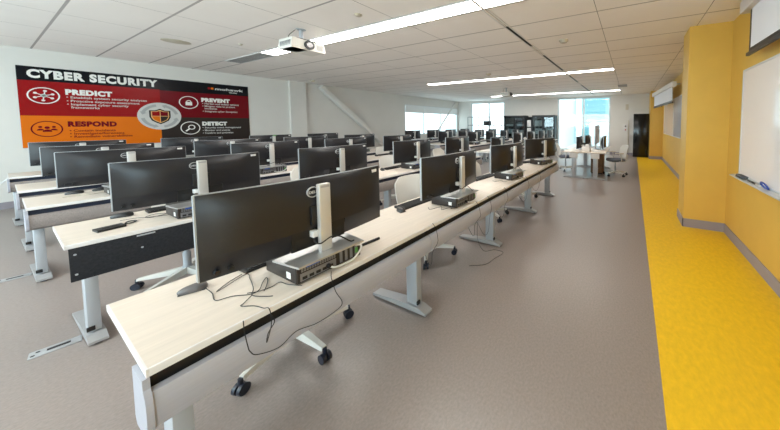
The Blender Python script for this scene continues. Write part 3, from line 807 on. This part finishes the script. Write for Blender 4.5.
for i, x in enumerate((7.9, 9.3)):
    chair(x, 5.75, .1-.2*i, 'white backed office chair, %s along the third far desk row' % POS[i])
for i, x in enumerate((2.1, 3.4, 4.75)):
    chair(x, 5.75, .1-.1*i, 'white backed office chair, place %s in the third near desk row' % POS[i+1])

# ------------------------------------------------------------------ pod of two back-to-back desks
def pod_desk(y0, y1, label):
    e = empty('pod_desk', (7.08, y0, 0)); d = y1-y0
    MB().box((0, .003, .705), (2.2, d-.003, HT), .0025).build('tabletop', 'tabletop', e)
    for x in (.1, 2.1):
        l = MB().box((x-.04, d/2-.06, .06), (x+.04, d/2+.06, .705), .004).build('leg', 'leg_silver', e)
        MB().prism([(.0, .01), (d, .01), (d, .025), (d*.7, .06), (d*.3, .06), (.0, .025)], x-.04, x+.04, 'x').build('foot', 'foot_grey', l, smooth=False)
        MB().cyl((x, .05, 0), (x, .05, .012), .02).cyl((x, d-.05, 0), (x, d-.05, .012), .02).build('levelling_pad', 'plastic_black', l)
    MB().box((.04, d/2-.1, .56), (.062, d/2+.12, .705), .003).build('hanging_panel', 'edge_white', e)
    return tag(e, label, 'desk', 'back-to-back desks by the end glazing')
pod_desk(.58, 1.08, 'right desk of the pod in front of the end glazing')
pod_desk(1.085, 1.7, 'left desk of the pod in front of the end glazing')
def pod_station(x, y, rz, where):
    m = inst('mon', make_monitor, (x, y, HT), rz); tag(m, 'black curved monitor seen edge on, ' + where, 'monitor', 'curved monitors on the desks')
pod_station(7.95, 1.37, 0, 'near end of the left pod desk')
pod_station(8.85, 1.27, 0, 'far end of the left pod desk')
pod_station(8.12, .72, PI, 'near end of the right pod desk')
# larger pale monitor on an arm post
e = empty('large_monitor', (8.25, .92, HT))
MB().box((-.48, -.02, .16), (.48, .02, .72), .01).build('housing', 'bezel_silver', e)
MB().box((-.46, -.023, .18), (.46, -.02, .7)).build('screen', 'screen_black', e, smooth=False)
MB().box((-.05, .02, 0.01), (.05, .06, .5), .006).build('stand_post', 'stand_silver', e)
MB().box((-.2, -.1, 0), (.2, .08, .012), .004).build('stand_base', 'stand_plate', e)
tag(e, 'tall pale grey monitor seen edge on in the middle of the pod', 'monitor')
tag(MB().box((7.28, 1.0, HT), (7.5, 1.22, HT+.12), .012).box((7.3, 1.03, HT+.12), (7.44, 1.12, HT+.19), .01).build('desk_phone', 'edge_white'), 'white boxy desk device at the near end of the pod', 'device')
tag(MB().box((7.22, .72, HT), (7.42, .92, HT+.025), .004).build('notebook_stack', 'paper'), 'white papers lying on the near corner of the pod', 'papers')
e = empty('webcam', (7.62, 1.2, HT)); MB().cyl((0, 0, 0), (0, 0, .012), .04).cyl((0, 0, .012), (0, 0, .16), .008).build('stem', 'plastic_black', e)
MB().box((-.03, -.05, .16), (.03, .05, .22), .015).build('camera_head', 'plastic_black', e); tag(e, 'black webcam on a stem in the middle of the pod', 'webcam')
e = empty('pedestal_cabinet', (8.0, .72, 0))
MB().box((0, 0, .03), (.5, .34, .6), .004).build('carcass', 'wood_brown', e)
for z in (.05, .24, .42):
    f = MB().box((-.016, .01, z), (0, .33, z+.16), .003).build('drawer', 'wood_brown', e); MB().box((-.028, .12, z+.11), (-.016, .22, z+.12)).build('handle', 'leg_silver', f)
MB().box((.02, .02, 0), (.48, .32, .03)).build('plinth', 'plastic_black', e); tag(e, 'brown wooden drawer pedestal under the pod desk', 'cabinet')
chair(8.05, .38, PI+.45, 'office chair with grey seat on the right side of the pod', True)
chair(8.2, 1.86, .45, 'office chair with arms on the left side of the pod', True)

# ------------------------------------------------------------------ end wall furniture
def cabinet(y0, y1, label, seed, teal=False):
    rnd = random.Random(seed); X0 = 12.93
    e = empty('display_cabinet', (X0, y0, 0)); w = y1-y0; D, Hh = .45, 1.93
    c = MB().box((0, 0, 0), (D, .03, Hh)).box((0, w-.03, 0), (D, w, Hh)).box((0, .03, Hh-.04), (D, w-.03, Hh)).box((0, .03, 0), (D, w-.03, .08)).box((D-.02, .03, .08), (D, w-.03, Hh-.04))
    c.build('carcass', 'cabinet_black', e, smooth=False)
    for z in (.5, .92, 1.34): MB().box((.04, .03, z), (D-.02, w-.03, z+.02)).build('shelf', 'cabinet_black', e, smooth=False)
    for i in range(2):
        a, b_ = .032+i*(w-.06)/2, .028+(i+1)*(w-.06)/2
        d = MB().box((-.02, a, .1), (0, a+.05, Hh-.05)).box((-.02, b_-.05, .1), (0, b_, Hh-.05)).box((-.02, a+.05, .1), (0, b_-.05, .16)).box((-.02, a+.05, Hh-.11), (0, b_-.05, Hh-.05)).build('door', 'cabinet_black', e, smooth=False)
        MB().box((-.012, a+.05, .16), (-.008, b_-.05, Hh-.11)).build('glass', 'cabinet_glass', d, smooth=False)
        MB().cyl((-.03, a+.06 if i else b_-.06, .95), (-.03, a+.06 if i else b_-.06, 1.1), .008, n=8).build('handle', 'leg_silver', d)
    return e
c1 = cabinet(5.12, 6.42, '', 1); tag(c1, 'black glass fronted cabinet on the end wall, left of the two', 'cabinet')
c2 = cabinet(3.5, 4.75, '', 2); tag(c2, 'black glass fronted cabinet on the end wall beside the right glazing', 'cabinet')
k = 0
for y0, desc, spots in ((5.12, 'left', [(1.36, .2, .35, .12), (1.36, .8, .4, .1), (.94, .25, .3, .2), (.94, .85, .25, .26)]), (3.5, 'right', [(1.36, .14, .4, .3), (1.36, .7, .42, .3), (.94, .14, .4, .32), (.94, .7, .42, .3)])):
    for i, (z, a, w, h) in enumerate(spots):
        o = MB().box((13.02, y0+a, z), (13.26, y0+a+w, z+h), .006).build('storage_box', 'paper')
        tag(o, 'pale storage box on the %s shelf, %s side, of the %s black cabinet' % ('upper' if z > 1.2 else 'middle', 'right' if i % 2 == 0 else 'left', desc), 'box', 'pale boxes inside the glass cabinets')
e = empty('narrow_shelf', (12.98, 4.8, 0))
MB().box((0, 0, 0), (.38, .02, 1.85)).box((0, .26, 0), (.38, .28, 1.85)).box((.36, .02, 0), (.38, .26, 1.85)).build('frame', 'cabinet_black', e, smooth=False)
for z in (.1, .5, .9, 1.3, 1.83): MB().box((0, .02, z), (.36, .26, z+.02)).build('shelf', 'cabinet_black', e, smooth=False)
tag(e, 'narrow black open shelf between the two black cabinets', 'shelf')
for z, w in ((.52, .34), (.92, .34), (1.32, .36)):
    tag(MB().box((13.0, 4.83, z), (13.3, 5.05, z+w), .004).build('binder_stack', 'paper'), 'white binders on the %s level of the narrow black shelf' % ('lower' if z < .6 else 'middle' if z < 1 else 'upper'), 'binders', 'white binders in the narrow shelf')
e = empty('wire_rack', (12.75, 6.46, 0))
for y in (0, .75, 1.5, 2.25):
    for x in (0, .45): MB().box((x-.012, y-.012, 0), (x+.012, y+.012, 1.88)).build('post', 'rack_grey', e, smooth=False)
for z in (.35, .85, 1.38, 1.86): MB().box((-.012, -.012, z), (.462, 2.262, z+.03)).build('shelf', 'rack_grey', e, smooth=False)
tag(e, 'grey metal shelving rack in front of the left end glazing', 'shelf')
tag(MB().box((12.85, 7.3, 1.41), (13.1, 7.7, 1.645), .01).build('storage_box', 'cabinet_black'), 'dark box on the grey metal shelving rack', 'box')
e = empty('black_cabinet', (12.84, -.716, 0))
MB().box((0.02, 0, 0), (.54, .61, 1.93), .004).build('carcass', 'cabinet_black', e)
d = MB().box((0, .004, .03), (.02, .606, 1.925), .003).build('door', 'cabinet_gloss', e)
MB().cyl((-.015, .52, .95), (-.015, .52, 1.1), .008, n=8).build('handle', 'plastic_black', d)
tag(e, 'tall glossy black cabinet beside the far yellow column', 'cabinet')
e = empty('wall_panel', (XE, .245, 1.1))
MB().box((-.03, -.1, 0), (0, .1, .36), .004).build('plate', 'edge_white', e)
MB().cyl((-.04, -.02, .27), (-.03, -.02, .27), .035, n=16).build('dial', 'plastic_black', e); MB().cyl((-.04, -.02, .1), (-.03, -.02, .1), .03, n=16).build('call_point', 'red_led', e)
tag(e, 'white control panel with dark dial and red button on the end wall', 'control panel')
tag(MB().box((XE-.05, .08, .13), (XE, .12, 1.65), .004).build('cable_trunking', 'beige_plastic'), 'beige vertical cable trunking on the end wall', 'trunking')
tag(MB().box((XE-.06, .12, 2.14), (XE+.003, .24, 2.4), .002).build('alarm_box', 'beige_plastic'), 'small beige box high on the end wall', 'alarm box')

# ------------------------------------------------------------------ right wall
e = empty('whiteboard', (0, YR, 0))
MB().box((1.6, 0, .9), (3.945, .018, 2.105)).build('board', 'whiteboard', e, smooth=False)
f = MB().box((1.58, 0, .882), (1.6, .024, 2.13)).box((3.945, 0, .882), (3.963, .024, 2.123)).box((1.6, 0, 2.105), (3.945, .024, 2.123)).box((1.6, 0, .882), (3.945, .024, .9))
f.build('frame', 'aluminium', e, smooth=False)
MB().prism([(.0, .875), (.085, .862), (.085, .872), (.0, .888)], 1.7, 4.05, 'x').build('tray', 'aluminium', e, smooth=False)
tag(e, 'large whiteboard in an aluminium frame on the near yellow wall', 'whiteboard')
zt2 = .884
def pen(x, l, m, label, y=YR+.045, r=.01):
    o = empty('marker', (x, y, zt2+.003)); MB().cyl((0, 0, 0), (l*.65, 0, 0), r, n=12).build('barrel', m, o); MB().cyl((l*.65, 0, 0), (l, 0, 0), r*1.02, n=12).build('cap', 'marker_black', o)
    tag(o, label, 'marker', 'markers on the whiteboard tray')
e = empty('board_eraser', (3.78, YR+.045, zt2-.004)); MB().box((-.1, -.028, 0), (.1, .028, .03), .005).build('body', 'eraser_grey', e); MB().box((-.1, -.028, 0), (.1, .028, .008)).build('felt_pad', 'marker_black', e)
tag(e, 'grey board eraser at the far end of the whiteboard tray', 'eraser')
pen(3.47, .13, 'marker_black', 'black marker on the whiteboard tray beside the grey eraser')
pen(3.33, .12, 'edge_white', 'white marker on the whiteboard tray beside the blue tape')
MB_t = MB(); MB_t.tube([(3.22+.06*math.cos(t), YR+.05+.018*math.sin(t), zt2+.028+.03*math.sin(t)) for t in [2*PI*k/28 for k in range(28)]],   .008, 8, True)
tag(MB_t.build('tape_roll', 'marker_blue'), 'blue ring shaped tape standing on the whiteboard tray', 'tape')

def proj_screen(p0, p1, ztop, zbot, zcase, label, thick=.1):
    p0, p1 = Vector((*p0, 0)), Vector((*p1, 0)); L = (p1-p0).length; ang = math.atan2(p1.y-p0.y, p1.x-p0.x)
    e = empty('projector_screen', p0, ang)
    MB().box((-.12, -.06, ztop-.01), (L+.12, .06, zcase), .015).build('case', 'edge_white', e)
    MB().box((.0, -.002, zbot+.015), (L, .002, ztop)).build('fabric', 'screen_fabric', e, smooth=False)
    MB().box((.0, .002, zbot+.015), (.035, .003, ztop)).box((L-.035, .002, zbot+.015), (L, .003, ztop)).box((.035, .002, zbot+.015), (L-.035, .003, zbot+.05)).build('border', 'plastic_black', e, smooth=False)
    MB().box((-.04, -.016, zbot-.02), (L+.04, .016, zbot+.015), .006).build('bottom_bar', 'plastic_black', e)
    MB().cyl((L*.5, 0, zbot-.05), (L*.5, 0, zbot-.02), .008, n=8).build('pull_tab', 'plastic_black', e)
    for q in (.2, L-.2): MB().box((q-.02, -.06, zcase-.05), (q+.02, (YR+.004-p0.y-(p1.y-p0.y)*q/L)/math.cos(ang), zcase-.02)).build('bracket', 'leg_silver', e, smooth=False)
    return tag(e, label, 'projector screen')
proj_screen((1.3, YR+.12), (3.5, YR+.12), 2.67, 2.22, 2.79, 'rolled down projector screen above the near whiteboard')
proj_screen((8.25, -1.0), (11.0, -.76), 2.5, 2.08, 2.62, 'far projector screen hanging beside the far yellow column')
for x0, x1, m, lab in ((9.45, 11.9, 'whiteboard', 'pale whiteboard on the far yellow wall, farther of the two'), (7.45, 9.42, 'whiteboard_blue', 'bluish whiteboard on the far yellow wall, nearer of the two')):
    e = empty('whiteboard', (0, YR, 0))
    MB().box((x0+.02, 0, 1.12), (x1-.02, .016, 2.24)).build('board', m, e, smooth=False)
    MB().box((x0, 0, 1.1), (x0+.02, .022, 2.26)).box((x1-.02, 0, 1.1), (x1, .022, 2.26)).box((x0+.02, 0, 2.24), (x1-.02, .022, 2.26)).box((x0+.02, 0, 1.1), (x1-.02, .022, 1.12)).build('frame', 'aluminium', e, smooth=False)
    tag(e, lab, 'whiteboard')

# ------------------------------------------------------------------ outside the glazing
o = MB().box((XE+.2, -6, -.1), (40, 30, -.02)).build('terrace', 'outside_white', smooth=False); struct(o)
e = empty('neighbour_building', (19, -4, -.02))
MB().box((0, 0, 0), (1.5, 7.2, 4.2)).build('wall', 'teal_facade', e, smooth=False)
for i in range(4): MB().box((-.03, .5+i*1.7, .4), (0, 1.9+i*1.7, 3.6)).build('window', 'teal_dark', e, smooth=False)
MB().box((-.3, -.2, 4.2), (1.7, 7.4, 4.5)).build('roof_edge', 'outside_white', e, smooth=False)
tag(e, 'teal glass building seen through the right end glazing', 'building')
tag(MB().box((16.5, -.3, -.02), (17.3, 2.35, 1.55), .15).build('parapet', 'outside_white'), 'rounded white parapet outside the right end glazing', 'parapet')
tag(MB().box((14.3, 3.75, -.02), (20, 3.95, 3.4)).build('side_wall', 'outside_white'), 'white side wall outside the right end glazing', 'wall')

# ------------------------------------------------------------------ light and camera
w = bpy.data.worlds.new('World'); S.world = w; w.use_nodes = True
bg = w.node_tree.nodes['Background']; bg.inputs['Color'].default_value = (.86, .95, 1.0, 1); bg.inputs['Strength'].default_value = 1.7
def window_fill(name, loc, rot, sx, sy, power, col):
    l = bpy.data.lights.new(name, 'AREA'); l.shape = 'RECTANGLE'; l.size = sx; l.size_y = sy; l.energy = power; l.color = col
    o = bpy.data.objects.new(name, l); COL.objects.link(o); o.location = loc; o.rotation_euler = rot
window_fill('fill_back_window', (XB-.35, 5.2, 1.7), (0, -PI/2, 0), 1.8, 8.0, 170, (.86, .94, 1.0))  # fill lamp added outside the unseen back windows
window_fill('fill_side_window', (-1.75, YR-.4, 1.65), (PI/2, 0, 0), 1.7, 1.6, 45, (.72, .86, 1.0))  # weak bluish fill lamp added beyond the unseen side window
cam = bpy.data.cameras.new('Camera'); co = bpy.data.objects.new('Camera', cam); COL.objects.link(co)
co.location = (0, 0, 1.5); co.rotation_euler = (PI/2-.05098, 0, .44867-PI/2)
cam.sensor_fit = 'HORIZONTAL'; cam.sensor_width = 36; cam.lens = 257/780*36
cam.shift_x = (390-507)/780; cam.shift_y = (136.6-215)/780
cam.clip_start = .02; cam.clip_end = 200
S.camera = co
S.view_settings.view_transform = 'Standard'; S.view_settings.look = 'None'; S.view_settings.gamma = 1; S.view_settings.exposure = .95
S.cycles.max_bounces = 10; S.cycles.diffuse_bounces = 6; S.cycles.transparent_max_bounces = 12
S.cycles.sample_clamp_indirect = 8
